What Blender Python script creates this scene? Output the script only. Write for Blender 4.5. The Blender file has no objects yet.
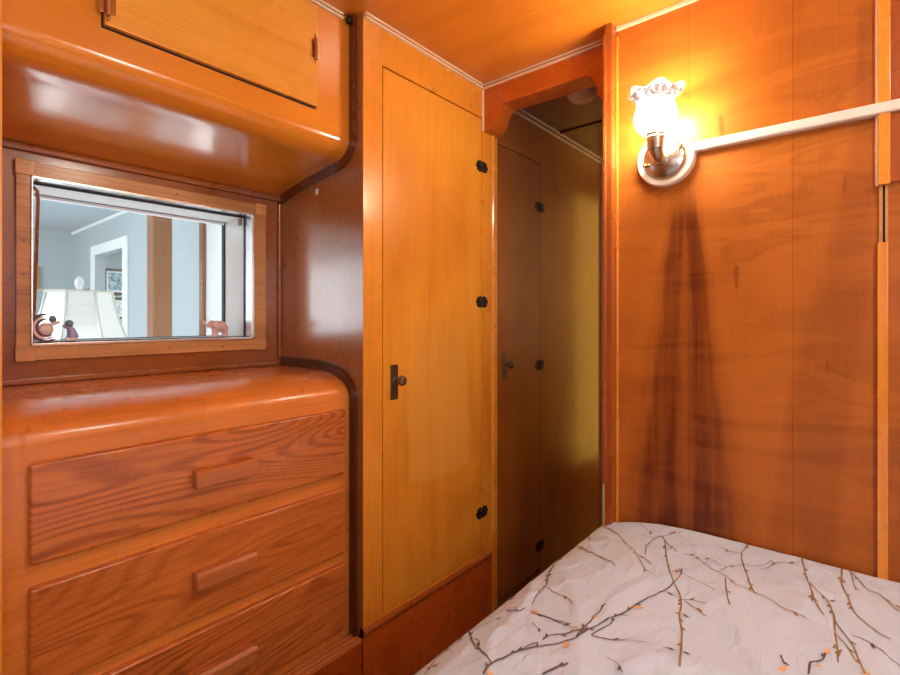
import bpy, bmesh, math, random
from mathutils import Vector, Matrix, noise

random.seed(7)
SC = bpy.context.scene
COL = SC.collection
PI = math.pi

# ------------------------------------------------------------------ camera model (900 x 675 frame)
F, CX, HOR = 490.0, 450.0, 319.0          # focal length in pixels, centre column, horizon row
SN, CS = 0.6437, 0.7653                   # heading: turned 40 degrees left of +Y
CZ = 1.115                                # camera height above the trailer floor


def ray(px, py):
    u = px - CX
    return Vector((-SN * F + CS * u, CS * F + SN * u, HOR - py))


def on_x(px, py, x):
    d = ray(px, py); t = x / d.x
    return Vector((x, d.y * t, CZ + d.z * t))


def on_y(px, py, y):
    d = ray(px, py); t = y / d.y
    return Vector((d.x * t, y, CZ + d.z * t))


# ------------------------------------------------------------------ node helpers
class NT:
    def __init__(s, name):
        s.m = bpy.data.materials.new(name); s.m.use_nodes = True
        s.t = s.m.node_tree; s.t.nodes.clear()
        s.out = s.t.nodes.new('ShaderNodeOutputMaterial')

    def n(s, typ, ins=None, **kw):
        nd = s.t.nodes.new(typ)
        for k, v in kw.items():
            setattr(nd, k, v)
        for k, v in (ins or {}).items():
            if isinstance(v, bpy.types.NodeSocket):
                s.t.links.new(v, nd.inputs[k])
            else:
                nd.inputs[k].default_value = v
        return nd

    def math(s, op, a, b=0.0, c=0.0):
        return s.n('ShaderNodeMath', {0: a, 1: b, 2: c}, operation=op).outputs[0]

    def noise(s, vec, scale, detail=2.0, dist=0.0, rough=0.5):
        return s.n('ShaderNodeTexNoise', {'Vector': vec, 'Scale': scale, 'Detail': detail, 'Distortion': dist, 'Roughness': rough}).outputs[0]

    def ramp(s, fac, a, b):          # smooth map of fac from [a,b] to [0,1]
        return s.n('ShaderNodeMapRange', {'Value': fac, 'From Min': a, 'From Max': b, 'To Min': 0.0, 'To Max': 1.0}, interpolation_type='SMOOTHSTEP').outputs[0]

    def mix(s, fac, a, b, blend='MIX'):
        nd = s.n('ShaderNodeMix', data_type='RGBA', blend_type=blend)
        for i, v in ((0, fac), (6, a), (7, b)):
            if isinstance(v, bpy.types.NodeSocket):
                s.t.links.new(v, nd.inputs[i])
            else:
                nd.inputs[i].default_value = v if i == 0 or len(v) == 4 else (*v, 1)
        return nd.outputs[2]

    def done(s, shader):
        s.t.links.new(shader, s.out.inputs[0]); return s.m


def plain(name, col, rough=0.5, metal=0.0, coat=0.0, emit=0.0, emit_col=None, var=0.06, nscale=30.0, bump=0.0):
    t = NT(name)
    co = t.n('ShaderNodeTexCoord').outputs['Object']
    nz = t.noise(co, nscale, 3.0)
    c = t.mix(nz, [v * (1 - var) for v in col], [min(1, v * (1 + var)) for v in col])
    p = t.n('ShaderNodeBsdfPrincipled', {'Base Color': c, 'Roughness': rough, 'Metallic': metal, 'Coat Weight': coat})
    if bump:
        b = t.n('ShaderNodeBump', {'Height': nz, 'Strength': bump, 'Distance': 0.002})
        t.t.links.new(b.outputs[0], p.inputs['Normal'])
    if emit:
        p.inputs['Emission Color'].default_value = (*(emit_col or col), 1); p.inputs['Emission Strength'].default_value = emit
    return t.done(p.outputs[0])


def wood(name, base, dark, axis='z', rings=14.0, ringamt=0.5, fine=0.35, blotch=0.35, scale=1.0, rough=0.27, coat=0.5, spec=0.5, figure=None, patch=None, drips=False, seams=None):
    """Varnished wood: axis = direction of the grain."""
    t = NT(name)
    tc = t.n('ShaderNodeTexCoord').outputs['Object']
    rnd = t.n('ShaderNodeObjectInfo').outputs['Random']
    off = t.math('MULTIPLY', rnd, 7.0)
    offv = t.n('ShaderNodeCombineXYZ', {0: off, 1: off, 2: off}).outputs[0]
    co = t.n('ShaderNodeVectorMath', {0: tc, 1: offv}, operation='ADD').outputs[0]
    st = {'x': (0.16, 1, 1), 'y': (1, 0.16, 1), 'z': (1, 1, 0.16)}[axis]
    fs = {'x': (0.03, 1, 1), 'y': (1, 0.03, 1), 'z': (1, 1, 0.03)}[axis]
    cl = t.n('ShaderNodeVectorMath', {0: co, 1: st}, operation='MULTIPLY').outputs[0]
    cf = t.n('ShaderNodeVectorMath', {0: co, 1: fs}, operation='MULTIPLY').outputs[0]
    field = t.noise(cl, 2.6 * scale, 2.0, 0.35)
    ring = t.math('SINE', t.math('MULTIPLY', field, rings * 6.283))
    ring = t.ramp(ring, -0.2, 1.0)
    mask = t.ramp(t.noise(cl, 1.7 * scale, 2.0), 0.35, 0.65)
    ring = t.math('MULTIPLY', ring, mask)
    fin = t.noise(cf, 160.0, 3.0, 0.0, 0.6)
    blo = t.noise(co, 2.2, 3.0, 0.6)
    f = t.math('MULTIPLY', ring, ringamt)
    f = t.math('ADD', f, t.math('MULTIPLY', t.ramp(fin, 0.42, 0.75), fine))
    f = t.math('ADD', f, t.math('MULTIPLY', t.ramp(blo, 0.35, 0.75), blotch))
    xyz = t.n('ShaderNodeSeparateXYZ', {0: tc})
    X, Y, Z = xyz.outputs
    if figure:
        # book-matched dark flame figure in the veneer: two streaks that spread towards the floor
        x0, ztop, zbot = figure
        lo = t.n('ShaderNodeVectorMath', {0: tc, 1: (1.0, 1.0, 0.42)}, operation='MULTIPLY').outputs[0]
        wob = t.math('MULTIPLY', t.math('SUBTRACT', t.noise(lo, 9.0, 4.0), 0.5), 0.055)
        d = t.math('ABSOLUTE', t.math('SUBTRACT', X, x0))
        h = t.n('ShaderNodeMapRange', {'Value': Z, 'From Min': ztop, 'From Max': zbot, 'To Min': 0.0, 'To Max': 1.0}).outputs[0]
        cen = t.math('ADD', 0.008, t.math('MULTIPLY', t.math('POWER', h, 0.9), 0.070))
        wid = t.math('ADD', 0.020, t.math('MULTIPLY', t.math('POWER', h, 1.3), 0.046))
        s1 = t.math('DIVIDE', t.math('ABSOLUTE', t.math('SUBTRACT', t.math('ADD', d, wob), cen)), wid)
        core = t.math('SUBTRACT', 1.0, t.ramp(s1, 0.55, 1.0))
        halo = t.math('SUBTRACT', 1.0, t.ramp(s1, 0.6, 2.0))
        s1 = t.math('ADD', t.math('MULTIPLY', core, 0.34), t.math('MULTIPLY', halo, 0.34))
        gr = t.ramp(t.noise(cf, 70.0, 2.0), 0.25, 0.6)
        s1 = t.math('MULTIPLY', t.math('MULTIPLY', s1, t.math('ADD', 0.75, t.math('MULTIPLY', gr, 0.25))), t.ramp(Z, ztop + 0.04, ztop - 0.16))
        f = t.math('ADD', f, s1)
        # wavy cross figure and knots of the rotary-cut veneer
        qv = t.n('ShaderNodeVectorMath', {0: tc, 1: (0.55, 1.0, 2.4)}, operation='MULTIPLY').outputs[0]
        qn = t.noise(qv, 4.2, 2.0, 1.3)
        cont = t.ramp(t.math('SINE', t.math('MULTIPLY', qn, 40.0)), 0.2, 1.0)
        f = t.math('ADD', f, t.math('MULTIPLY', t.ramp(qn, 0.42, 0.62), 0.16))
        f = t.math('ADD', f, t.math('MULTIPLY', t.math('MULTIPLY', cont, t.ramp(t.noise(tc, 3.0, 2.0), 0.5, 0.7)), 0.14))
        fl = t.noise(t.n('ShaderNodeVectorMath', {0: tc, 1: (1.0, 1.0, 0.22)}, operation='MULTIPLY').outputs[0], 30.0, 1.0)
        f = t.math('ADD', f, t.math('MULTIPLY', t.ramp(fl, 0.74, 0.80), 0.35))
    if seams:
        for sx, dz in seams:
            e = t.math('ABSOLUTE', t.math('SUBTRACT', X, sx))
            f = t.math('ADD', f, t.math('MULTIPLY', t.math('LESS_THAN', e, 0.0008), 0.35))
            f = t.math('ADD', f, t.math('MULTIPLY', t.math('GREATER_THAN', X, sx), dz))
    if drips:
        # old water spots and runs on the rounded edge
        sp = t.noise(t.n('ShaderNodeVectorMath', {0: tc, 1: (1, 1, 0.3)}, operation='MULTIPLY').outputs[0], 46.0, 1.0)
        zone = t.math('MULTIPLY', t.ramp(t.noise(tc, 5.0, 1.0), 0.5, 0.62), t.math('GREATER_THAN', Z, CZ - 0.25))
        f = t.math('ADD', f, t.math('MULTIPLY', t.math('MULTIPLY', t.ramp(sp, 0.62, 0.72), zone), 0.6))
    f = t.n('ShaderNodeClamp', {0: f}).outputs[0]
    c = t.mix(f, base, dark)
    if patch:
        # faded, scuffed patch of old varnish, ragged at its lower edge
        y0, y1, z0, z1, pc, amt = patch
        wz = t.math('ADD', Z, t.math('MULTIPLY', t.math('SUBTRACT', t.noise(tc, 9.0, 4.0), 0.5), 0.07))
        wy = t.math('ADD', Y, t.math('MULTIPLY', t.math('SUBTRACT', t.noise(tc, 7.0, 3.0), 0.5), 0.06))
        m = t.math('MULTIPLY', t.math('MULTIPLY', t.ramp(wy, y0, y0 + .02), t.ramp(wy, y1, y1 - .02)), t.math('MULTIPLY', t.ramp(wz, z0, z0 + .015), t.ramp(wz, z1, z1 - .25)))
        m = t.math('MULTIPLY', m, amt)
        c = t.mix(m, c, pc)
    wav = t.noise(co, 7.0, 1.5)
    hgt = t.math('ADD', t.math('MULTIPLY', wav, 0.5), t.math('MULTIPLY', fin, 0.03))
    b = t.n('ShaderNodeBump', {'Height': hgt, 'Strength': 0.35, 'Distance': 0.004})
    rg = t.math('ADD', rough - 0.06, t.math('MULTIPLY', t.noise(co, 6.0, 3.0), 0.14))
    p = t.n('ShaderNodeBsdfPrincipled', {'Base Color': c, 'Roughness': rg, 'Coat Weight': coat, 'Coat Roughness': 0.16,
                                         'Normal': b.outputs[0], 'Coat Normal': b.outputs[0], 'Specular IOR Level': spec})
    return t.done(p.outputs[0])


# ------------------------------------------------------------------ mesh builder
class MB:
    def __init__(s):
        s.bm = bmesh.new(); s.mi = 0

    def _f(s, vs):
        try:
            f = s.bm.faces.new(vs); f.material_index = s.mi; return f
        except ValueError:
            return None

    def box(s, x0, x1, y0, y1, z0, z1, bev=0.0, seg=2):
        x0, x1 = sorted((x0, x1)); y0, y1 = sorted((y0, y1)); z0, z1 = sorted((z0, z1))
        v = [s.bm.verts.new(p) for p in ((x0, y0, z0), (x1, y0, z0), (x1, y1, z0), (x0, y1, z0), (x0, y0, z1), (x1, y0, z1), (x1, y1, z1), (x0, y1, z1))]
        fs = [s._f([v[i] for i in q]) for q in ((0, 3, 2, 1), (4, 5, 6, 7), (0, 1, 5, 4), (1, 2, 6, 5), (2, 3, 7, 6), (3, 0, 4, 7))]
        if bev:
            es = list({e for f in fs for e in f.edges})
            bmesh.ops.bevel(s.bm, geom=es, offset=bev, segments=seg, profile=0.5, affect='EDGES')
        return s

    def prism(s, pts, axis, a, b):
        """Extrude a 2-D outline along an axis. axis y: pts are (x, z); axis x: pts are (y, z); axis z: pts are (x, y)."""
        def P(p, h):
            return {'y': (p[0], h, p[1]), 'x': (h, p[0], p[1]), 'z': (p[0], p[1], h)}[axis]
        A = [s.bm.verts.new(P(p, a)) for p in pts]; B = [s.bm.verts.new(P(p, b)) for p in pts]
        n = len(pts)
        s._f(A[::-1]); s._f(B)
        for i in range(n):
            s._f((A[i], A[(i + 1) % n], B[(i + 1) % n], B[i]))
        bmesh.ops.recalc_face_normals(s.bm, faces=s.bm.faces)
        return s

    def band(s, inner, outer, axis, a, b):
        """A strip between two open outlines of equal length, extruded."""
        return s.prism(list(inner) + list(outer)[::-1], axis, a, b)

    def lathe(s, prof, n=24, M=Matrix(), ruffle=None, cap=True):
        """prof: (r, h) pairs about local Z; M places it."""
        rings = []
        for (r, h) in prof:
            ring = []
            for k in range(n):
                a = 2 * PI * k / n
                rr, hh = (r, h) if ruffle is None else ruffle(r, h, a)
                ring.append(s.bm.verts.new(M @ Vector((rr * math.cos(a), rr * math.sin(a), hh))))
            rings.append(ring)
        for q in range(len(rings) - 1):
            for k in range(n):
                s._f((rings[q][k], rings[q][(k + 1) % n], rings[q + 1][(k + 1) % n], rings[q + 1][k]))
        if cap:
            s._f(rings[0][::-1]); s._f(rings[-1])
        return s

    def tube(s, pts, r, n=10, cap=True):
        pts = [Vector(p) for p in pts]
        rr = r if isinstance(r, (list, tuple)) else [r] * len(pts)
        rings = []; up = None
        for i, p in enumerate(pts):
            d = (pts[min(i + 1, len(pts) - 1)] - pts[max(i - 1, 0)]).normalized()
            if up is None:
                up = Vector((0, 0, 1)) if abs(d.z) < 0.9 else Vector((1, 0, 0))
            sd = d.cross(up).normalized(); up = sd.cross(d).normalized()
            rings.append([s.bm.verts.new(p + (sd * math.cos(2 * PI * k / n) + up * math.sin(2 * PI * k / n)) * rr[i]) for k in range(n)])
        for q in range(len(rings) - 1):
            for k in range(n):
                s._f((rings[q][k], rings[q][(k + 1) % n], rings[q + 1][(k + 1) % n], rings[q + 1][k]))
        if cap:
            s._f(rings[0][::-1]); s._f(rings[-1])
        return s

    def ball(s, c, r, n=14, sc=(1, 1, 1)):
        prof = [(max(1e-4, r * math.sin(PI * i / 10)), -r * math.cos(PI * i / 10)) for i in range(11)]
        M = Matrix.Translation(c) @ Matrix.Diagonal((*sc, 1))
        return s.lathe(prof, n, M)


WORLD = {}


def obj(name, mb, mats, parent=None, smooth=35):
    me = bpy.data.meshes.new(name)
    bmesh.ops.remove_doubles(mb.bm, verts=mb.bm.verts, dist=1e-6)
    bmesh.ops.recalc_face_normals(mb.bm, faces=mb.bm.faces)
    if parent is not None:
        o0 = WORLD[parent.name]
        bmesh.ops.translate(mb.bm, vec=-o0, verts=mb.bm.verts)
    for f in mb.bm.faces:
        f.smooth = bool(smooth)
    if smooth:
        for e in mb.bm.edges:
            if len(e.link_faces) > 2 or (len(e.link_faces) == 2 and e.calc_face_angle(0) > math.radians(smooth)):
                e.smooth = False
    mb.bm.to_mesh(me); mb.bm.free()
    for m in (mats if isinstance(mats, (list, tuple)) else [mats]):
        me.materials.append(m)
    o = bpy.data.objects.new(name, me); COL.objects.link(o)
    WORLD[o.name] = Vector((0, 0, 0)) if parent is None else WORLD[parent.name]
    if smooth and len(me.polygons) < 3000:
        wn_ = o.modifiers.new('weighted', 'WEIGHTED_NORMAL'); wn_.keep_sharp = True; wn_.weight = 90
    if parent is not None:
        o.parent = parent
    return o


def thing(name, label, cat, loc, group=None):
    o = bpy.data.objects.new(name, None); COL.objects.link(o)
    o.location = loc; o.empty_display_size = 0.05
    o['label'] = label; o['category'] = cat
    if group: o['group'] = group
    WORLD[o.name] = Vector(loc)
    return o


def tag(o, label, cat, group=None):
    o['label'] = label; o['category'] = cat
    if group: o['group'] = group
    return o


def struct(name, mb, mats, label, cat='structure', smooth=35):
    o = obj(name, mb, mats, None, smooth)
    o['kind'] = 'structure'; o['label'] = label; o['category'] = cat
    return o


def sthing(name, label, cat, loc):
    o = thing(name, label, cat, loc); o['kind'] = 'structure'; return o


# ------------------------------------------------------------------ key dimensions
XC = -1.08        # front plane of the tall closet
XD = -1.135       # front plane of dresser and overhead cabinet
XW = -1.512       # window wall
XO = -1.69        # outer edge of the window well
YC = 0.902        # side of the closet (end of the niche)
YL = 0.142        # left end of the dresser
YB = 1.443        # wall with the lamp
YH = 1.475        # face of the arched header
ZT = CZ + 0.87    # ceiling
XR, YR = 0.95, -1.25


def zr(v):
    return CZ + v


# ------------------------------------------------------------------ materials
AMBER, AMBER_D = (0.80, 0.325, 0.032), (0.46, 0.110, 0.006)
M_door = wood('closet_plywood', AMBER, (0.50, 0.128, 0.007), 'z', 6, 0.16, 0.2, 0.55, rough=0.34, coat=0.35, patch=(1.075 - 1.2, 1.395 - 1.2, zr(-0.53), zr(0.10), (0.80, 0.40, 0.075), 0.5))
M_amber_z = wood('amber_wood_upright', (0.80, 0.305, 0.028), AMBER_D, 'z', 6, 0.12, 0.25, 0.3)
M_amber_y = wood('amber_wood_lengthwise', (0.58, 0.20, 0.026), (0.38, 0.10, 0.012), 'y', 5, 0.2, 0.25, 0.35)
M_cab = wood('overhead_cabinet_wood', (0.76, 0.260, 0.022), (0.52, 0.13, 0.009), 'y', 4, 0.15, 0.15, 0.3, rough=0.2, coat=0.9)
M_ceil = wood('ceiling_plywood', (0.72, 0.235, 0.022), (0.50, 0.125, 0.009), 'x', 5, 0.25, 0.2, 0.45, rough=0.35)
M_dress = wood('dresser_fir', (0.74, 0.240, 0.042), (0.44, 0.10, 0.014), 'y', 16, 0.15, 0.3, 0.3, coat=0.4, drips=True)
M_drawer = wood('drawer_front_fir', (0.62, 0.175, 0.032), (0.26, 0.050, 0.009), 'y', 40, 0.5, 0.4, 0.25, scale=1.5)
M_handle = wood('handle_wood', (0.52, 0.16, 0.042), (0.30, 0.075, 0.018), 'y', 8, 0.3, 0.4, 0.2, rough=0.34)
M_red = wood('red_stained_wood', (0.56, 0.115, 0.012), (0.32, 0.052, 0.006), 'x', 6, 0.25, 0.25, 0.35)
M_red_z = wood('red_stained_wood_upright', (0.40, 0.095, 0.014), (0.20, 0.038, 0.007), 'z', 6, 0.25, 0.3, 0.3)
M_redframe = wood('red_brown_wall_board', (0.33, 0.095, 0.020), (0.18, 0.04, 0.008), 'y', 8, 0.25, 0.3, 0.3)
M_base = wood('plinth_plywood', (0.60, 0.125, 0.012), (0.30, 0.048, 0.005), 'z', 5, 0.3, 0.3, 0.5)
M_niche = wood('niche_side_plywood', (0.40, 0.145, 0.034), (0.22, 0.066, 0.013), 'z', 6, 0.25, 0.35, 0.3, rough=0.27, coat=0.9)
M_dark = wood('dark_walnut_moulding', (0.10, 0.022, 0.005), (0.04, 0.009, 0.003), 'z', 6, 0.3, 0.3, 0.2, rough=0.3)
M_wframe = wood('tan_window_frame_wood', (0.64, 0.31, 0.10), (0.28, 0.10, 0.028), 'y', 10, 0.3, 0.35, 0.35, rough=0.4, coat=0.25)
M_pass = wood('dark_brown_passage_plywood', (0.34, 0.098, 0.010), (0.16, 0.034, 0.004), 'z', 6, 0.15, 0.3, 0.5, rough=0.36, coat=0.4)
M_passceil = wood('shaded_passage_plywood', (0.22, 0.07, 0.03), (0.13, 0.04, 0.015), 'y', 6, 0.3, 0.3, 0.3)  # main ceiling's plywood with the passage's shade put into its colour
M_wall = wood('lamp_wall_plywood', (0.50, 0.148, 0.018), (0.13, 0.022, 0.003), 'z', 5, 0.22, 0.08, 0.30, rough=0.42, coat=0.15, spec=0.25,
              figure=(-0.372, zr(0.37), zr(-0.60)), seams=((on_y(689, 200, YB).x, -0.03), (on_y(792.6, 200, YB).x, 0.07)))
M_cream = plain('cream_painted_bead', (0.80, 0.62, 0.42), 0.35, coat=0.3)
M_floor = wood('floor_boards', (0.20, 0.08, 0.03), (0.10, 0.035, 0.012), 'y', 10, 0.4, 0.3, 0.3, rough=0.45, coat=0.1)
M_void = plain('unlit_cabinet_inside', (0.015, 0.006, 0.003), 0.8)
M_bronze = plain('aged_bronze', (0.20, 0.14, 0.095), 0.34, 0.8, var=0.35, nscale=90)
M_iron = plain('black_iron', (0.030, 0.022, 0.016), 0.45, 0.6, var=0.3, nscale=90)
M_brass = plain('tarnished_brass', (0.55, 0.30, 0.12), 0.22, 0.95, var=0.3, nscale=80)
M_nickel = plain('brushed_nickel', (0.50, 0.44, 0.37), 0.27, 1.0, var=0.08)
M_ring = plain('cream_enamel', (0.72, 0.60, 0.50), 0.3, coat=0.3)
M_race = plain('white_plastic_raceway', (0.80, 0.72, 0.64), 0.4)
M_alu = plain('brushed_aluminium', (0.75, 0.75, 0.74), 0.25, 0.9, var=0.05)
M_gasket = plain('black_rubber_gasket', (0.02, 0.02, 0.022), 0.6)
M_white = plain('white_paint', (0.78, 0.80, 0.80), 0.45)
M_annex = plain('pale_grey_blue_paint', (0.44, 0.49, 0.50), 0.7)
M_annexc = plain('grey_white_ceiling_paint', (0.46, 0.51, 0.53), 0.8)
M_annexw = plain('bright_white_paint', (0.86, 0.86, 0.85), 0.6)
M_carpet = plain('pale_carpet', (0.62, 0.66, 0.70), 0.95, var=0.2, nscale=300, bump=0.6)
M_post = wood('post_wood', (0.30, 0.125, 0.048), (0.17, 0.065, 0.024), 'z', 10, 0.35, 0.35, 0.3, rough=0.5, coat=0.1)
M_shade = plain('linen_lampshade', (0.80, 0.78, 0.74), 0.9, var=0.08, nscale=220, bump=0.3)
M_shadetrim = plain('shade_seam_tape', (0.60, 0.57, 0.50), 0.85)
M_ceram = plain('white_ceramic', (0.8, 0.8, 0.78), 0.2, coat=0.5)
M_pinkcer = plain('pink_glazed_ceramic', (0.74, 0.43, 0.36), 0.28, coat=0.4, var=0.15)
M_palecer = plain('pale_pink_ceramic', (0.80, 0.58, 0.52), 0.25, coat=0.4)
M_purple = plain('dark_purple_glaze', (0.11, 0.06, 0.11), 0.22, coat=0.5)
M_violet = plain('violet_glaze', (0.30, 0.27, 0.48), 0.25, coat=0.5)
M_teal = plain('grey_teal_glaze', (0.16, 0.23, 0.24), 0.25, coat=0.5)
M_gilt = plain('gilt_picture_frame', (0.42, 0.30, 0.14), 0.35, 0.5)
M_bframe = plain('dark_picture_frame', (0.10, 0.07, 0.05), 0.4)
M_mount = plain('white_picture_mount', (0.78, 0.80, 0.80), 0.8)
M_mattress = plain('mattress_ticking', (0.7, 0.68, 0.64), 0.9)


def art_mat(name, a, b, c, sc):
    t = NT(name)
    co = t.n('ShaderNodeTexCoord').outputs['Object']
    n1 = t.noise(co, sc, 4.0, 0.8); n2 = t.noise(co, sc * 2.3, 3.0)
    col = t.mix(t.ramp(n1, 0.4, 0.6), a, b)
    col = t.mix(t.ramp(n2, 0.55, 0.65), col, c)
    return t.done(t.n('ShaderNodeBsdfPrincipled', {'Base Color': col, 'Roughness': 0.5}).outputs[0])


M_art = art_mat('blue_green_watercolour', (0.12, 0.28, 0.33), (0.42, 0.52, 0.50), (0.06, 0.12, 0.14), 14)
M_art2 = art_mat('grey_print', (0.45, 0.50, 0.50), (0.7, 0.72, 0.7), (0.2, 0.25, 0.3), 20)


def thin_glass(name, tint, refl):
    t = NT(name)
    tr = t.n('ShaderNodeBsdfTransparent', {'Color': (*tint, 1)}).outputs[0]
    gl = t.n('ShaderNodeBsdfGlossy', {'Color': (1, 1, 1, 1), 'Roughness': 0.02}).outputs[0]
    fr = t.n('ShaderNodeFresnel', {'IOR': 1.45}).outputs[0]
    fac = t.math('MULTIPLY', fr, refl)
    return t.done(t.n('ShaderNodeMixShader', {0: fac, 1: tr, 2: gl}).outputs[0])


M_glass = thin_glass('window_glass', (0.97, 0.985, 0.985), 0.3)


def shade_glass():
    """Frosted tulip glass lit by the bulb inside; lower bowl glows, the ruffled rim is clearer and etched."""
    t = NT('frosted_lit_glass')
    e = t.n('ShaderNodeEmission', {'Color': (1.0, 0.88, 0.68, 1), 'Strength': SCONCE}).outputs[0]
    p = t.n('ShaderNodeBsdfPrincipled', {'Base Color': (0.95, 0.93, 0.9, 1), 'Roughness': 0.25}).outputs[0]
    return t.done(t.n('ShaderNodeAddShader', {0: e, 1: p}).outputs[0])


ZRIM = (0.480 - 0.446) + 0.113


def rim_glass():
    t = NT('etched_clear_glass')
    co = t.n('ShaderNodeTexCoord').outputs['Object']
    n1 = t.ramp(t.noise(co, 42, 1.5, 1.2), 0.40, 0.62)
    zz = t.n('ShaderNodeSeparateXYZ', {0: co}).outputs[2]
    n1 = t.math('MAXIMUM', n1, t.ramp(zz, ZRIM, ZRIM + 0.004))
    e = t.n('ShaderNodeEmission', {'Color': (1.0, 0.92, 0.84, 1), 'Strength': t.math('ADD', 0.25, t.math('MULTIPLY', n1, 0.9))}).outputs[0]
    tr = t.n('ShaderNodeBsdfTransparent', {'Color': (0.9, 0.86, 0.82, 1)}).outputs[0]
    gl = t.n('ShaderNodeBsdfGlossy', {'Roughness': 0.08}).outputs[0]
    a = t.n('ShaderNodeMixShader', {0: 0.25, 1: tr, 2: gl}).outputs[0]
    return t.done(t.n('ShaderNodeMixShader', {0: t.math('ADD', 0.42, t.math('MULTIPLY', n1, 0.4)), 1: a, 2: e}).outputs[0])


SCONCE = 64.0
M_lit = shade_glass()
M_rim = rim_glass()


def fabric():
    t = NT('cotton_duvet_cover')
    co = t.n('ShaderNodeTexCoord').outputs['Object']
    n1 = t.noise(co, 5.0, 3.0)
    c = t.mix(n1, (0.56, 0.71, 0.92), (0.63, 0.78, 0.97))
    w = t.noise(co, 420.0, 2.0)
    fold = t.noise(t.n('ShaderNodeVectorMath', {0: co, 1: (1.0, 0.45, 1.0)}, operation='MULTIPLY').outputs[0], 26.0, 4.0, 1.2)
    hgt = t.math('ADD', t.math('MULTIPLY', fold, 1.0), t.math('MULTIPLY', w, 0.05))
    b = t.n('ShaderNodeBump', {'Height': hgt, 'Strength': 0.6, 'Distance': 0.009})
    p = t.n('ShaderNodeBsdfPrincipled', {'Base Color': c, 'Roughness': 0.85, 'Sheen Weight': 0.2, 'Normal': b.outputs[0]})
    return t.done(p.outputs[0])


M_duvet = fabric()
M_twig_d = plain('dark_plum_print', (0.16, 0.115, 0.135), 0.85, var=0.4, nscale=60)
M_twig_o = plain('olive_brown_print', (0.32, 0.20, 0.085), 0.85, var=0.3, nscale=60)
M_bud = plain('apricot_bud_print', (0.82, 0.50, 0.27), 0.85, var=0.2)

# ================================================================== SETTING
H = 0.04
# floor and ceiling of the trailer
struct('floor', MB().box(XO, XR + 0.1, YR - 0.1, 3.5, -0.05, 0), M_floor, 'dark brown board floor of the trailer bedroom', 'floor')
struct('ceiling', MB().box(XO, XR + 0.1, YR - 0.1, YH + 0.09, ZT, ZT + 0.04), M_ceil, 'glossy orange plywood ceiling above the bed and closet', 'ceiling')
yseam = on_x(560, 133, XC).y
struct('ceiling_passage', MB().box(XO, XR + 0.1, YH + 0.09, 3.5, ZT, ZT + 0.04), M_passceil, 'plywood ceiling of the passage behind the arch, shade put into its colour', 'ceiling')
struct('trim_1', MB().box(XC, -0.53, yseam - 0.010, yseam + 0.010, ZT - 0.006, ZT), M_dark, 'dark seam strip across the passage ceiling', 'trim')

# window wall with a real opening
wy0, wy1 = 0.2484, 0.8015
wz0, wz1 = zr(-0.064), zr(0.339)
m = MB()
for a in ((YR - .1, wy0, 0, ZT), (wy1, YC + .02, 0, ZT), (wy0, wy1, 0, wz0), (wy0, wy1, wz1, ZT)):
    m.box(XO + 0.02, XW, *a)
m.box(XO + 0.02, XW, YC + .02, 3.5, 0, ZT)
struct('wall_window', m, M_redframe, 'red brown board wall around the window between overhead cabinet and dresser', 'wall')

# right wall and rear wall, each with an added, unseen window to let light in
ry0, ry1, rz0, rz1 = -0.75, 0.35, 1.10, 1.62
m = MB()
for a in ((YR, ry0, 0, ZT), (ry1, 3.5, 0, ZT), (ry0, ry1, 0, rz0), (ry0, ry1, rz1, ZT)):
    m.box(XR, XR + 0.06, *a)
struct('wall_right', m, M_amber_z, 'amber plywood side wall with an added window opening behind the camera', 'wall')
qx0, qx1, qz0, qz1 = 0.20, 0.86, 1.05, 1.65
m = MB()
for a in ((XW, qx0, 0, ZT), (qx1, XR, 0, ZT), (qx0, qx1, 0, qz0), (qx0, qx1, qz1, ZT)):
    m.box(a[0], a[1], YR - 0.06, YR, a[2], a[3])
struct('wall_rear', m, M_amber_z, 'amber plywood end wall with an added window opening behind the camera', 'wall')
w = sthing('added_window_2', 'added unseen window in the side wall behind the camera', 'window', (XR, (ry0 + ry1) / 2, rz0))
m = MB()
for a in ((ry0 - .03, ry0 + .02, rz0 - .03, rz1 + .03), (ry1 - .02, ry1 + .03, rz0 - .03, rz1 + .03), (ry0, ry1, rz0 - .03, rz0 + .02), (ry0, ry1, rz1 - .02, rz1 + .03)):
    m.box(XR - 0.015, XR, *a)
obj('frame', m, M_wframe, w)
obj('pane', MB().box(XR + 0.03, XR + 0.034, ry0, ry1, rz0, rz1), M_glass, w)
w = sthing('added_window_3', 'added unseen window in the end wall behind the camera', 'window', ((qx0 + qx1) / 2, YR, qz0))
m = MB()
for a in ((qx0 - .03, qx0 + .02, qz0 - .03, qz1 + .03), (qx1 - .02, qx1 + .03, qz0 - .03, qz1 + .03), (qx0, qx1, qz0 - .03, qz0 + .02), (qx0, qx1, qz1 - .02, qz1 + .03)):
    m.box(a[0], a[1], YR, YR + 0.015, a[2], a[3])
obj('frame', m, M_wframe, w)
obj('pane', MB().box(qx0, qx1, YR - 0.034, YR - 0.03, qz0, qz1), M_glass, w)

# lamp wall
xp = -0.561                                       # right side of the corner post
struct('wall_lamp', MB().box(xp - 0.012, XR, YB, YB + 0.04, 0, ZT), M_wall, 'orange plywood wall with dark flame grain behind the bed and wall lamp', 'wall')
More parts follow.
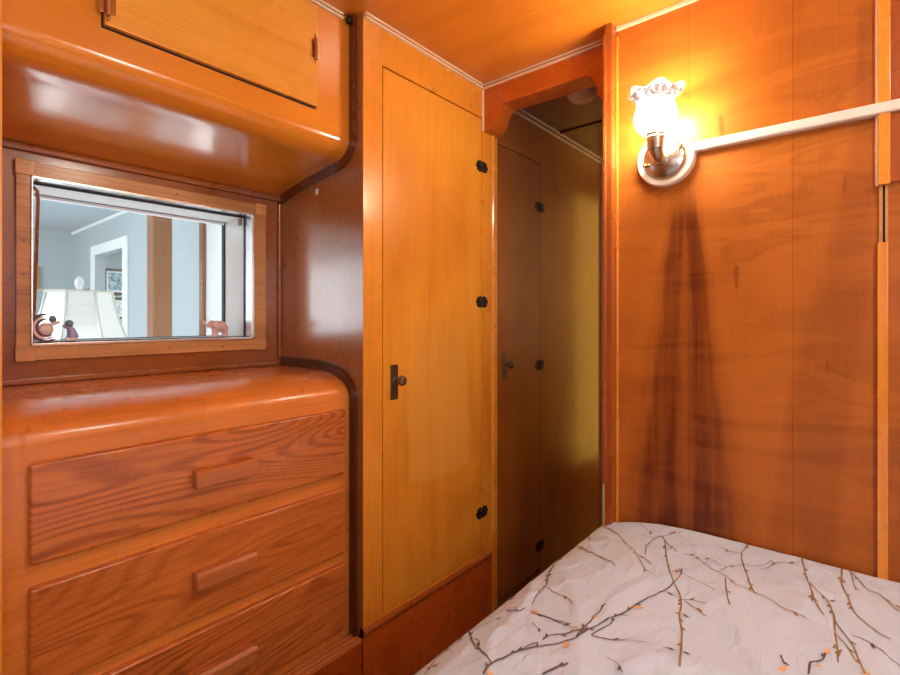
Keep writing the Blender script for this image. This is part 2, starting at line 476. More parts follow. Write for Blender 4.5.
# corner post: a jamb board that ends the lamp wall at the opening
m = MB().box(-0.583, xp, 1.402, YB + 0.12, 0, ZT, 0.002)
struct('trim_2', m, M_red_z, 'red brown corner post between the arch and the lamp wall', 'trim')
m = MB().box(-0.587, -0.577, 1.396, 1.425, zr(-0.488), ZT - 0.03, 0.003)
struct('trim_3', m, M_red_z, 'narrow dark red strip on the corner post edge', 'trim')
struct('trim_4', MB().box(xp, xp + 0.006, YB - 0.010, YB, 0, ZT - 0.03, 0.002), M_amber_z, 'thin pale strip in place of the lamplit side of the corner post', 'trim')  # pale strip stands in for lamplight on the post's side
struct('trim_5', MB().box(xp, XR, YB - 0.009, YB, ZT - 0.012, ZT - 0.0005, 0.002), M_cream, 'thin cream bead along the ceiling above the lamp wall', 'trim')

# arched header over the passage
pts = [on_y(a, b, YH) for a, b in ((485.3, 131), (489, 128.5), (493.3, 123), (495, 117), (497.5, 110.5), (501.3, 105), (505.5, 102.3), (511, 100.5), (545, 89.5), (579.6, 77.8), (586, 76.2), (591, 77.8), (594.5, 81.5), (597, 89), (598, 96))]
sm = []
for i in range(len(pts) - 1):
    a, b, c, d = pts[max(i - 1, 0)], pts[i], pts[i + 1], pts[min(i + 2, len(pts) - 1)]
    for k in range(3):
        t = k / 3
        sm.append(0.5 * ((2 * b) + (c - a) * t + (2 * a - 5 * b + 4 * c - d) * t * t + (3 * b - a - 3 * c + d) * t ** 3))
pts = sm + [pts[-1]]
out = [(XC, ZT)] + [(p.x, p.z) for p in pts]
out[1] = (XC, out[1][1])
out += [(-0.600, zr(0.66)), (-0.6005, zr(0.40)), (-0.572, zr(0.40)), (-0.572, ZT)]
m = MB().prism(out, 'y', YH, YH + 0.085)
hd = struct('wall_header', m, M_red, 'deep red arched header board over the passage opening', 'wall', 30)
m = MB()
for dz in (0.0, -0.0115):
    m.box(XC, -0.588, YH - 0.010, YH, ZT - 0.007 + dz, ZT - 0.001 + dz, 0.0015)
m.mi = 1
m.box(XC, -0.588, YH - 0.006, YH, ZT - 0.0125, ZT - 0.007)
struct('trim_6', m, [M_cream, M_red], 'double cream bead along the ceiling above the arched header', 'trim')
m = MB()
for dz in (0.0, -0.0115):
    m.box(XC, XC + 0.010, YC + 0.004, YH - 0.012, ZT - 0.007 + dz, ZT - 0.001 + dz, 0.0015)
m.mi = 1
m.box(XC, XC + 0.006, YC + 0.004, YH - 0.012, ZT - 0.0125, ZT - 0.007)
struct('trim_7', m, [M_cream, M_red], 'double cream bead along the ceiling above the closet door', 'trim')
m = MB()
for dz in (0.0, -0.0115):
    m.box(XD, XD + 0.010, YL, YC - 0.032, ZT - 0.007 + dz, ZT - 0.001 + dz, 0.0015)
struct('trim_8', m, M_cream, 'double cream bead along the ceiling above the overhead cabinet', 'trim')
struct('trim_9', MB().box(XC, XC + 0.006, YH - 0.009, YH, pts[0].z, ZT - 0.02, 0.002), M_cream, 'thin cream corner bead beside the arched header', 'trim')
m = MB()
for dz in (0.0, -0.022):
    m.box(XC - 0.006, XC + 0.004, YH + 0.09, 2.55, ZT - 0.008 + dz, ZT - 0.001 + dz, 0.0015)
struct('trim_10', m, M_ring, 'double pale bead along the passage ceiling', 'trim')

# left return panel of the built-in
struct('wall_return', MB().box(XW, XC + 0.002, YL - 0.05, YL, 0, ZT), M_amber_z, 'amber board edge closing the left end of the dresser niche', 'wall')

# passage: right partition, far room
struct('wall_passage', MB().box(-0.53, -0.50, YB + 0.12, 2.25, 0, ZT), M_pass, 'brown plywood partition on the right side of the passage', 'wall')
m = MB().box(XO, XR, 3.45, 3.5, 0, ZT)
struct('wall_far', m, M_amber_z, 'amber wood wall of the room at the end of the passage', 'wall')

# batten strips on the lamp wall
m = MB().box(0.0255, 0.0435, YB - 0.012, YB, 0, on_y(882, 243, YB).z, 0.0015)
struct('trim_11', m, M_amber_z, 'narrow amber batten on the lamp wall, lower length reaching the bed', 'trim')
m = MB().box(0.0275, 0.047, YB - 0.018, YB, on_y(882, 186, YB).z, ZT - 0.012, 0.0015)
m.mi = 1
m.box(0.0225, 0.0275, YB - 0.010, YB, on_y(882, 186, YB).z, ZT - 0.012)
struct('trim_12', m, [M_amber_z, M_cream], 'thicker amber batten on the lamp wall, upper length crossed by the white raceway', 'trim')
m = MB().box(0.0285, 0.0345, YB - 0.006, YB, on_y(882, 243, YB).z, on_y(882, 186, YB).z)
m.box(0.0385, 0.0435, YB - 0.006, YB, on_y(882, 243, YB).z, on_y(882, 186, YB).z)
m.mi = 1
m.box(0.0345, 0.0385, YB - 0.003, YB, on_y(882, 243, YB).z, on_y(882, 186, YB).z)
struct('trim_13', m, [M_wframe, M_void], 'short gap with dark slit between the two battens', 'trim')
m = MB().box(0.047, 0.30, YB - 0.010, YB, on_y(895, 182, YB).z, ZT - 0.012, 0.001)
struct('trim_14', m, M_red_z, 'darker board right of the upper batten', 'trim')

# ------------------------------------------------------------------ the window between bedroom and annex
wn = sthing('window_1', 'tan framed window with a deep white well looking into a pale room', 'window', (XW, (wy0 + wy1) / 2, wz0))
fy0, fy1, fz0, fz1 = 0.2215, 0.8435, zr(-0.098), zr(0.372)
XF = XW + 0.012
m = MB()
m.box(XW - .002, XF, fy0, wy0, fz0, fz1, 0.002); m.box(XW - .002, XF, wy1, fy1, fz0, fz1, 0.002)
m.box(XW - .002, XF, wy0 - .001, wy1 + .001, fz0, wz0, 0.002); m.box(XW - .002, XF, wy0 - .001, wy1 + .001, wz1, fz1, 0.002)
fr = obj('window_frame', m, M_wframe, wn)
for (cy, cz) in ((fy0 + .016, fz0 + .016), (fy0 + .016, fz1 - .016), (fy1 - .018, fz0 + .016), (fy1 - .018, fz1 - .016)):
    obj('corner_block', MB().box(XF - 0.003, XF + 0.004, cy - .018, cy + .018, cz - .018, cz + .018, 0.002), M_wframe, fr)
for (cy, cz) in ((0.235, 1.22), (0.235, 1.30), (0.55, fz0 + .015), (0.57, fz1 - .015), (0.822, 1.20), (0.70, fz0 + .013)):
    obj('screw', MB().lathe([(0.003, 0), (0.003, 0.0015), (0.0015, 0.0022)], 10, Matrix.Translation((XF, cy, cz)) @ Matrix.Rotation(PI / 2, 4, 'Y')), M_bronze, fr)
m = MB()                                            # bright metal channel around the opening
e = 0.009
m.box(XW - .03, XF + .004, wy0, wy0 + .0035, wz0, wz1, 0.001); m.box(XW - .03, XF + .004, wy1 - e, wy1, wz0, wz1, 0.001)
m.box(XW - .03, XF + .004, wy0, wy1, wz0, wz0 + e * .7, 0.001); m.box(XW - .03, XF + .004, wy0, wy1, wz1 - e * .7, wz1, 0.001)
obj('metal_channel', m, M_alu, wn)
m = MB()
g = 0.0115
for a in ((wy0 + .0035, wy0 + .007, wz0, wz1), (wy1 - g, wy1 - e, wz0, wz1), (wy0, wy1, wz0 + e * .7, wz0 + g * .75), (wy0, wy1, wz1 - g, wz1 - e * .7)):
    m.box(XW - .034, XW - .026, *a)
obj('gasket', m, M_gasket, wn)
# well lining: head, two jambs, sill
obj('well_head', MB().box(XO, XW - .03, wy0, wy1, wz1 - .006, wz1), M_white, wn)
obj('sill', MB().box(XO, XW - .03, wy0, wy1, wz0, wz0 + .006), M_white, wn)
M_jamb = plain('satin_painted_jamb', (0.72, 0.68, 0.63), 0.2, 0.0, coat=0.6, var=0.1, nscale=8)
obj('jamb', MB().box(XO, XW - .03, wy1 - .006, wy1, wz0, wz1), M_jamb, wn)
obj('jamb', MB().box(XO, XW - .03, wy0, wy0 + .006, wz0, wz1), M_jamb, wn)
m = MB()                                            # outer sash with its pane
q = 0.010
for a in ((wy0, wy0 + q, wz0, wz1), (wy1 - q, wy1, wz0, wz1), (wy0, wy1, wz0, wz0 + q * .8), (wy0, wy1, wz1 - q * .8, wz1)):
    m.box(XO - .012, XO + .006, *a)
sash = obj('sash', m, M_gasket, wn)
m = MB()
for a in ((wy0 + q, wy1 - q, wz1 - q * 1.5, wz1 - q * .8),):
    m.box(XO - .012, XO + .008, *a)
obj('sash_rail', m, M_annexw, wn)
obj('pane', MB().box(XO - .006, XO - .003, wy0 + q, wy1 - q, wz0 + q * .8, wz1 - q * 1.5), M_glass, wn)
# bent brown stay bar hanging along the left jamb, and a small catch at the right
m = MB().tube([(XW - .05, wy0 + .012, wz1 - .012), (XW - .05, wy0 + .022, wz1 - .022), (XW - .052, wy0 + .024, wz1 - .05), (XW - .058, wy0 + .020, zr(0.10)), (XW - .062, wy0 + .015, wz0 + .012)], 0.0040, 8)
obj('stay_bar', m, M_redframe, wn)
m = MB().box(XW - .05, XW - .035, wy1 - .022, wy1 - .014, wz1 - .034, wz1 - .012, 0.002)
obj('catch', m, M_bronze, wn)
# bead lines above the window, at its foot and in the niche corner
struct('trim_15', MB().box(XW, XW + .012, YL, YC, zr(0.395), zr(0.413), 0.004), M_redframe, 'red brown bead under the overhead cabinet above the window', 'trim')
struct('trim_16', MB().box(XW, XW + .012, YC - .012, YC, zr(-0.150), zr(0.395), 0.004), M_redframe, 'upright bead in the niche corner right of the window', 'trim')
struct('trim_17', MB().box(XW, XW + .010, YL, YC - .012, zr(-0.1535), zr(-0.140), 0.003), M_redframe, 'thin bead along the wall at the back of the dresser top', 'trim')

# ================================================================== DRESSER
prof = [(-1.279, -0.158), (-1.25, -0.1595), (-1.22, -0.164), (-1.194, -0.171), (-1.170, -0.181), (-1.152, -0.194), (-1.141, -0.207), (XD, -0.228)]
ZP = zr(-0.912)             # top of the plinth ledge
dr = thing('built_in_dresser', 'built-in wooden dresser with rounded top and three drawers under the window', 'dresser', (-1.30, 0.52, 0))
body = [(XW + .002, ZP), (XW + .002, zr(-0.155))] + [(x, zr(z)) for x, z in prof] + [(XD, ZP)]
obj('carcass', MB().prism(body, 'y', YL, YC - 0.0015), M_dress, dr, 40)
for k in range(3):
    zt = zr((-0.256, -0.477, -0.691)[k])
    y0, y1, z0 = 0.183, 0.874, zt - (0.181, 0.183, 0.186)[k]
    x1 = XD + 0.017
    m = MB().box(XD - 0.002, x1, y0, y1, z0, zt, 0.006, 3)
    d = obj('drawer', m, M_drawer, dr)
    # wooden pull: block with sloping faces
    yh0, yh1, zh = 0.456, 0.595, zr(-0.350) - 0.2205 * k
    hp = [(x1, zh - .019), (x1, zh + .019), (x1 + .020, zh + .019), (x1 + .026, zh + .013), (x1 + .025, zh - .015), (x1 + .020, zh - .019)]
    m = MB().prism(hp, 'y', yh0, yh1)
    bmesh.ops.bevel(m.bm, geom=list(m.bm.edges), offset=0.0018, segments=2, affect='EDGES')
    obj('handle', m, M_handle, d, 30)
# plinth ledge with reeded top moulding (under dresser) and base board
m = MB().box(XW + .002, XC, YL, YC - .002, 0.0, ZP)
obj('plinth', m, M_base, dr)
m = MB()
for i in range(3):
    xa = XD + 0.003 + i * 0.0175
    m.tube([(xa + .008, YL, ZP + .0005), (xa + .008, YC - .002, ZP + .0005)], 0.0082, 8)
obj('reeded_ledge', m, M_handle, dr)


def offset_prof(pr, d):
    res = []
    for i, p in enumerate(pr):
        a = Vector(pr[max(i - 1, 0)]); b = Vector(pr[min(i + 1, len(pr) - 1)])
        t = (b - a).normalized(); n = Vector((-t.y, t.x))
        res.append((p[0] + n.x * d, p[1] + n.y * d))
    return res


# dark moulding that follows the rounded dresser end, fixed to the closet side
line = [(XW + .014, -0.1555)] + prof + [(XD, -0.911)]
lw = [(x, zr(z)) for x, z in line]
m = MB()
m.band(offset_prof(lw, 0.0005), offset_prof(lw, 0.026), 'y', YC - 0.006, YC - .0006)
m.band(offset_prof(lw, 0.024), offset_prof(lw, 0.031), 'y', YC - 0.013, YC - .0006)
dm = obj('end_moulding', m, M_dark, dr, 40)
dm['label'] = 'dark walnut moulding around the dresser end'

# ================================================================== OVERHEAD CABINET
uprof = [(XW + .001, 0.413), (-1.452, 0.428), (-1.35, 0.4475), (-1.255, 0.4605), (-1.225, 0.4625), (-1.194, 0.4660), (-1.175, 0.4710), (-1.160, 0.4785), (-1.148, 0.4885), (-1.139, 0.502), (XD, 0.520)]
oc = thing('overhead_cabinet', 'amber wooden overhead cabinet with rounded underside above the window', 'cabinet', (-1.30, 0.52, zr(0.413)))
body = [(x, zr(z)) for x, z in uprof] + [(XD, ZT - .001), (XW + .001, ZT - .001)]
m = MB().prism(body, 'y', YL, YC - 0.0015)
obj('body', m, M_cab, oc, 40)
ua, ub = on_x(103, 27, XD), on_x(317, 108, XD)
zb = (ua.z + ub.z) / 2
ub.y -= 0.006
m = MB().box(XD - .001, XD + 0.013, ua.y, ub.y, zb, ZT - 0.025, 0.002)
od = obj('door', m, wood('overhead_door_wood', (0.82, 0.36, 0.045), (0.60, 0.20, 0.018), 'y', 8, 0.4, 0.25, 0.3), oc)
obj('shadow_gap', MB().box(XD - .001, XD + 0.0012, ua.y - .003, ub.y + .002, zb - .004, ZT - 0.024), M_void, oc)


def finial_hinge(name, parent, x, y, z, h=0.052):
    m = MB()
    m.box(x, x + .002, y - .014, y + .014, z - h * .36, z + h * .36, 0.0008)
    m.lathe([(0.0004, -h * .62), (0.0022, -h * .58), (0.0034, -h * .53), (0.0016, -h * .47), (0.0052, -h * .44), (0.0052, h * .44), (0.0016, h * .47), (0.0034, h * .53), (0.0022, h * .58), (0.0004, h * .62)], 12,
            Matrix.Translation((x + .006, y, z)))
    return obj(name, m, M_brass, parent)


hz = on_x(314, 52, XD)
finial_hinge('hinge', oc, XD + .012, ub.y - .010, hz.z, 0.066)
hz2 = on_x(98, 4, XD)
finial_hinge('hinge', oc, XD + .012, ua.y + .004, hz2.z + 0.006, 0.066)
# dark moulding following the cabinet end on the closet side
lw = [(x, zr(z)) for x, z in uprof] + [(XD, ZT - .002)]
m = MB()
m.band(offset_prof(lw, 0.002), offset_prof(lw, -0.024), 'y', YC - 0.006, YC - .0006)
m.band(offset_prof(lw, -0.022), offset_prof(lw, -0.028), 'y', YC - 0.012, YC - .0006)
dm = obj('end_moulding', m, wood('dark_red_moulding', (0.15, 0.032, 0.006), (0.06, 0.012, 0.003), 'z', 6, 0.3, 0.3, 0.2), oc, 40)
dm['label'] = 'dark red moulding around the cabinet end'
tag(obj('ceiling_finial', MB().ball((XD + .012, YC - .016, ZT - .016), 0.009).ball((XD + .012, YC - .016, ZT - .006), 0.006), M_iron), 'small black knob at the ceiling between overhead cabinet and closet', 'knob')
tag(obj('wall_tag', MB().box(on_y(317, 192, YC).x - .007, on_y(317, 192, YC).x + .007, YC - .0025, YC, on_y(317, 192, YC).z - .008, on_y(317, 192, YC).z + .010, 0.001), M_race), 'tiny white plastic tag on the closet side under the overhead cabinet', 'tag')

# ================================================================== TALL CLOSET
dy0, dy1, dz0, dz1 = 0.9785, 1.466, zr(-0.868), zr(0.742)
cl = thing('tall_closet', 'tall built-in amber closet beside the dresser with one long door', 'closet', (-1.30, 1.2, 0))
YE = 1.533
m = MB()
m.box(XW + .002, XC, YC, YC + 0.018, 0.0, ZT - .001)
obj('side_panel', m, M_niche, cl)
m = MB()
gp = 0.0042
xa, xb = XC - 0.019, XC + 0.001
m.box(xa, xb, YC + .0002, dy0 - gp, zr(-0.886), ZT - .001, 0.0012)
m.box(xa, xb, dy1 + 0.0015, YE, zr(-0.886), ZT - .001, 0.0012)
m.box(xa, xb, dy0 - gp - .001, dy1 + .0025, dz1 + gp, ZT - .001)
m.box(xa, xb, dy0 - gp - .001, dy1 + .0025, zr(-0.886), dz0 - .002)
obj('face_frame', m, M_amber_z, cl)
obj('inner_back', MB().box(XC - 0.03, XC - 0.021, YC + .019, YE, 0.0, ZT - .001), M_void, cl)
m = MB().box(XC - 0.018, XC - 0.0005, dy0, dy1, dz0, dz1, 0.0012)
cd = obj('door', m, M_door, cl)
m = MB().box(XC - 0.018, XC + 0.001, YC, YE, 0.0, zr(-0.898))
obj('base_panel', m, M_base, cl)
m = MB().tube([(XC - .002, YC, zr(-0.889)), (XC - .002, YE - .012, zr(-0.889))], 0.0125, 12)
obj('rail', m, M_red_z, cl)


def knob_set(parent, x, y, z, plate_h=0.105):
    # long escutcheon plate with a round turn knob: parts of the door
    m = MB().box(x, x + .0035, y - .0150, y + .0150, z - plate_h / 2, z + plate_h / 2, 0.0015)
    pl = obj('knob_plate', m, M_bronze, parent)
    R = Matrix.Translation((x + .003, y + .003, z + 0.006)) @ Matrix.Rotation(PI / 2, 4, 'Y')
    m = MB().lathe([(0.011, 0), (0.011, 0.003), (0.0065, 0.005), (0.006, 0.018), (0.0105, 0.021), (0.0150, 0.026), (0.0158, 0.031), (0.0135, 0.036), (0.008, 0.039), (0.001, 0.040)], 20, R)
    obj('knob', m, M_bronze, parent)


def butterfly_hinge(parent, x, y, z, mat, s=1.0):
    m = MB()
    for sg in (1, -1):
        m.box(x, x + .002, y, y + sg * .020 * s, z - .006 * s, z + .006 * s, .0008)
        for (pa, pb, pr) in ((.011, .0135, .0068), (.021, .0105, .0066), (.026, 0.0, .0075), (.021, -.0105, .0066), (.011, -.0135, .0068), (.014, 0.0, .006)):
            m.ball((x + .0008, y + sg * pa * s, z + pb * s), pr * s, 10, (.3, 1.05, 1))
    m.lathe([(0.0004, -.017 * s), (0.003, -.0155 * s), (0.0035, -.012 * s), (0.0035, .012 * s), (0.003, .0155 * s), (0.0004, .017 * s)], 10, Matrix.Translation((x + .003, y, z)))
    for sg in (1, -1):
        m.ball((x + .0025, y + sg * .015 * s, z + .010 * s), 0.0016).ball((x + .0025, y + sg * .009 * s, z - .008 * s), 0.0016)
    return obj('hinge', m, mat, parent)


knob_set(cd, XC - .0005, on_x(394, 383, XC).y, zr(-0.190))
for py in (167, 302, 512):
    p = on_x(482, py, XC)
    butterfly_hinge(cl, XC + .0008, dy1 + .001, p.z, M_iron, 1.1)
m = MB().tube([(XC - .002, YE + .005, 0.0), (XC - .002, YE + .005, zr(0.70))], 0.0105, 10)
m.box(XC - .03, XC - .003, YE, YE + .040, 0, ZT - .001)
struct('trim_18', m, M_amber_z, 'upright amber bead between the closet and the passage cupboard', 'trim')

# ================================================================== PASSAGE CUPBOARD
XP = XC - 0.003
pc = thing('passage_cupboard', 'dark brown cupboard seen through the arch with a narrow door', 'cupboard', (-1.30, 2.05, 0))
py0, py1, pz0, pz1 = 1.577, 1.900, zr(-1.093), zr(0.680)
yend = on_x(600.4, 300, XP).y
m = MB()
m.box(XP - .02, XP, py1 + .0025, yend, 0, ZT - .001, 0.001)
m.box(XP - .02, XP, py0 - .004, py1 + .003, pz1 + .003, ZT - .001)
m.box(XP - .04, XP - .019, py0 - .004, yend - .01, 0, ZT - .001)
m.box(XW, XP - .019, yend - .02, yend - .001, 0, ZT - .001)
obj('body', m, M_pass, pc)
struct('trim_21', MB().box(XP - .03, XP + .012, yend + .001, yend + .05, 0, ZT - .001), M_annexw, 'added white strip for the bright sliver past the passage cupboard', 'trim')  # white strip added to give a bright sliver beyond the cupboard
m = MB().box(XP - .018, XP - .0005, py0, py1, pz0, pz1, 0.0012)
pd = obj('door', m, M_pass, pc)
knob_set(pd, XP - .0005, on_x(504.5, 366, XP).y, on_x(504.5, 366, XP).z)
for py in (207, 365, 546):
    butterfly_hinge(pc, XP + .0002, py1 + .001, on_x(539, py, XP).z, M_iron, 1.15)

# dome light on the passage ceiling
dl = thing('ceiling_dome_light', 'unlit round glass dome light on the passage ceiling behind the arch', 'lamp', (-0.816, 1.75, ZT))
M_dome = plain('frosted_dome_glass', (0.85, 0.74, 0.64), 0.25, coat=0.5)
R = Matrix.Translation((-0.816, 1.75, ZT)) @ Matrix.Rotation(PI, 4, 'X')
obj('base', MB().lathe([(0.060, 0), (0.060, 0.008), (0.056, 0.012)], 28, R), M_ring, dl)
obj('diffuser', MB().lathe([(0.055, 0.010), (0.053, 0.022), (0.045, 0.034), (0.030, 0.042), (0.012, 0.046), (0.001, 0.047)], 28, R), M_dome, dl)

# ================================================================== WALL LAMP
sx, sz = -0.4186, zr(0.446)
sc = thing('wall_sconce', 'lit wall lamp with a ruffled frosted glass tulip shade on the orange wall', 'lamp', (sx, YB, sz))
R = Matrix.Translation((sx, YB, sz)) @ Matrix.Rotation(PI / 2, 4, 'X')      # local Z out of the wall (-Y)
obj('mounting_ring', MB().lathe([(0.0755, 0), (0.0775, 0.004), (0.0775, 0.016), (0.074, 0.022), (0.066, 0.024), (0.060, 0.022), (0.058, 0.018)], 40, R), M_ring, sc)
obj('back_plate', MB().lathe([(0.060, 0.015), (0.0595, 0.024), (0.054, 0.031), (0.050, 0.032), (0.046, 0.036), (0.030, 0.042), (0.012, 0.045), (0.001, 0.045)], 40, R), M_nickel, sc)
for a in (0.35, PI + 0.35):
    obj('thumb_screw', MB().lathe([(0.0035, 0.03), (0.0035, 0.037), (0.0055, 0.039), (0.0055, 0.045), (0.003, 0.048), (0.0005, 0.049)], 12, R @ Matrix.Translation((0.050 * math.cos(a), 0.050 * math.sin(a), 0))), M_brass, sc)
ay = YB - 0.100
zs = zr(0.480)
m = MB().tube([(sx, YB - .040, sz - .012), (sx, YB - .062, sz - .014), (sx, YB - .082, sz - .010), (sx, YB - .095, sz + .002), (sx, ay, sz + .014)], [0.014, 0.015, 0.0165, 0.018, 0.019], 16)
obj('elbow', m, M_nickel, sc)
Rz = Matrix.Translation((sx, ay, zs))
obj('socket', MB().lathe([(0.0190, -0.032), (0.0215, -0.028), (0.0215, -0.006), (0.0228, -0.004), (0.0228, 0.001), (0.0215, 0.003), (0.0228, 0.006), (0.0240, 0.013), (0.020, 0.014)], 24, Rz), M_nickel, sc)


def ruf(r, h, a):
    k = max(0.0, (h - 0.084) / 0.04)
    return r * (1 + 0.07 * k * math.cos(6 * a)), h + 0.006 * k * math.cos(6 * a + 0.6)


sp = [(r_, h_ * 0.86) for r_, h_ in [(0.024, 0.0155), (0.034, 0.020), (0.045, 0.034), (0.0505, 0.052), (0.0510, 0.068), (0.0475, 0.084), (0.0440, 0.098), (0.0450, 0.110), (0.0510, 0.122), (0.0600, 0.134), (0.0670, 0.141)]]
m = MB().lathe(sp, 72, Rz, ruf, cap=False)
for f in m.bm.faces:
    f.material_index = 1 if f.calc_center_median().z - zs > 0.092 else 0
so = obj('glass_shade', m, [M_lit, M_rim], sc, 60)
so.modifiers.new('thick', 'SOLIDIFY').thickness = 0.0022
M_bulb = NT('glowing_bulb')
M_bulb = M_bulb.done(M_bulb.n('ShaderNodeEmission', {'Color': (1, 0.82, 0.55, 1), 'Strength': 40.0}).outputs[0])
obj('bulb', MB().ball((sx, ay, zs + 0.062), 0.026, sc=(1, 1, 1.2)), M_bulb, sc)

# surface cable raceway from the lamp to the right, over the battens
zc = zr(0.461)
rp = [(YB, zc - .0115), (YB, zc + .0115), (YB - .020, zc + .0115), (YB - .0225, zc + .008), (YB - .0225, zc - .008), (YB - .020, zc - .0115)]
m = MB().prism(rp, 'x', on_y(694, 150, YB).x, XR - .002)
tag(obj('cable_raceway', m, M_race, smooth=30), 'white surface cable raceway running from the wall lamp across the wall', 'raceway')

# ================================================================== BED AND DUVET
ZB = zr(-0.563)
XL, XQ, YF = -0.612, 0.925, 1.436
bd = thing('bed', 'bed built against the lamp wall under the printed duvet', 'bed', (0.16, 0.45, 0))
obj('base', MB().box(-0.57, XQ, -0.75, YF - .006, 0.0, 0.26, 0.01), M_base, bd)
obj('mattress', MB().box(-0.575, XQ, -0.75, YF - .012, 0.262, ZB - 0.105, 0.03, 3), M_mattress, bd)
RX, RZ = 0.30, 0.082


def wr(x, y):
    """Creases of the cover."""
    p = Vector((x * 2.2 + 0.4 * y, y * 3.1 - x * 1.2, 0.0))
    a = noise.noise(p) * 0.008
    q = Vector(((x + 0.9 * y) * 6.0, (y - 0.7 * x) * 1.9, 3.3))
    r = (1 - abs(noise.noise(q))) ** 7 * 0.010
    q2 = Vector(((x - 0.5 * y) * 9.0, (y + 0.9 * x) * 3.0, 8.1))
    r2 = (1 - abs(noise.noise(q2))) ** 9 * 0.005
    q3 = Vector(((x + 1.3 * y) * 15.0, (y - 0.9 * x) * 5.0, 5.7))
    r2 += (1 - abs(noise.noise(q3))) ** 9 * 0.002
    return a + r + r2 - 0.007


def edge_drop(x):
    t = min(1.0, max(0.0, (XL + RX - x) / RX))
    return RZ * (1 - math.sqrt(max(0.0, 1 - t * t)))


def htop(x, y):
    f = min(1.0, max(0.0, (y - (YF - 0.05)) / 0.05))
    w = wr(x, y)
    k = min(1.0, max(0.0, (x - XL) / 0.03))
    return ZB - edge_drop(x) + w * k * (1 - f * f) - 0.010 * (1 - math.sqrt(max(0.0, 1 - f * f)))


NSIDE, NARC = 22, 46
xs = []
for i in range(NSIDE):
    xs.append(('s', ZB - RZ - (1 - i / NSIDE) * 0.30))
for i in range(NARC + 1):
    xs.append(('t', XL + RX - RX * math.cos(0.5 * PI * i / NARC)))
n2 = 110
for i in range(1, n2 + 1):
    xs.append(('t', XL + RX + (XQ - XL - RX) * i / n2))
NY = 200
ys = [-0.72 + (YF + 0.72) * j / (NY - 8) for j in range(NY - 8)]
ys += [YF - 0.05 + 0.05 * math.sin(0.5 * PI * k / 8) for k in range(9)]
ys = sorted(ys)
ys = [y for i, y in enumerate(ys) if i == 0 or y - ys[i - 1] > 0.0012]
m = MB()
grid = []
for kind, v in xs:
    row = []
    for y in ys:
        if kind == 't':
            row.append(m.bm.verts.new((v, y, htop(v, y))))
        else:
            dd = (ZB - RZ - v)
            sway = 0.012 * noise.noise(Vector((y * 5, v * 2, 1.7))) * min(1, dd / 0.08) - 0.02 * min(1, dd / .25)
            row.append(m.bm.verts.new((XL + sway, y, v)))
    grid.append(row)
for i in range(len(grid) - 1):
    for j in range(len(ys) - 1):
        m._f((grid[i][j], grid[i + 1][j], grid[i + 1][j + 1], grid[i][j + 1]))
# --- printed twigs: strips of print lying in the cover's own surface, same mesh, own colours


def hit(px, py):
    d = ray(px, py); z = ZB
    for _ in range(14):
        t = (z - CZ) / d.z
        x, y = d.x * t, d.y * t
        x = max(XL + 0.0006, x); y = min(YF - 0.003, y)
        z = 0.5 * z + 0.5 * htop(x, y)
    return (x, y)


def strip(pl, w0, w1, mi):
    """A tapering strip following the plan polyline pl."""
    m.mi = mi
    P = [Vector(p) for p in pl]
    fine = []
    for i in range(len(P) - 1):
        a = P[max(i - 1, 0)]; b = P[i]; c = P[i + 1]; d = P[min(i + 2, len(P) - 1)]
        k = max(2, int((c - b).length / 0.006))
        for s in range(k):
            t = s / k
            fine.append(0.5 * ((2 * b) + (c - a) * t + (2 * a - 5 * b + 4 * c - d) * t * t + (3 * b - a - 3 * c + d) * t ** 3))
    fine.append(P[-1])
    prev = None
    for i, p in enumerate(fine):
        dv = fine[min(i + 1, len(fine) - 1)] - fine[max(i - 1, 0)]
        if dv.length < 1e-7: continue
        nrm = Vector((-dv.y, dv.x)).normalized()
        t = i / max(1, len(fine) - 1)
        w = (w0 + (w1 - w0) * t) * (0.85 + 0.35 * noise.noise(Vector((p.x * 60, p.y * 60, mi))))
        row = []
        for sg in (-1, 0, 1):
            c = p + nrm * w * 0.5 * sg
            x = max(XL + 0.0004, c.x); y = min(YF - .002, c.y)
            row.append(m.bm.verts.new((x, y, htop(x, y) + 0.0017)))
        if prev:
            m._f((prev[0], row[0], row[1], prev[1])); m._f((prev[1], row[1], row[2], prev[2]))
        prev = row
    return fine


def bud(x, y, L, W, ang, mi):
    m.mi = mi
    c = m.bm.verts.new((x, y, htop(x, y) + 0.0016))
    ring = []
    for k in range(10):
        a = 2 * PI * k / 10
        lx, ly = L * math.cos(a), W * math.sin(a) * (1 - 0.35 * math.cos(a))
        px_, py_ = x + lx * math.cos(ang) - ly * math.sin(ang), y + lx * math.sin(ang) + ly * math.cos(ang)
        px_ = max(XL + .0004, px_); py_ = min(YF - .002, py_)
        ring.append(m.bm.verts.new((px_, py_, htop(px_, py_) + 0.0014)))
    for k in range(10):
        m._f((c, ring[k], ring[(k + 1) % 10]))


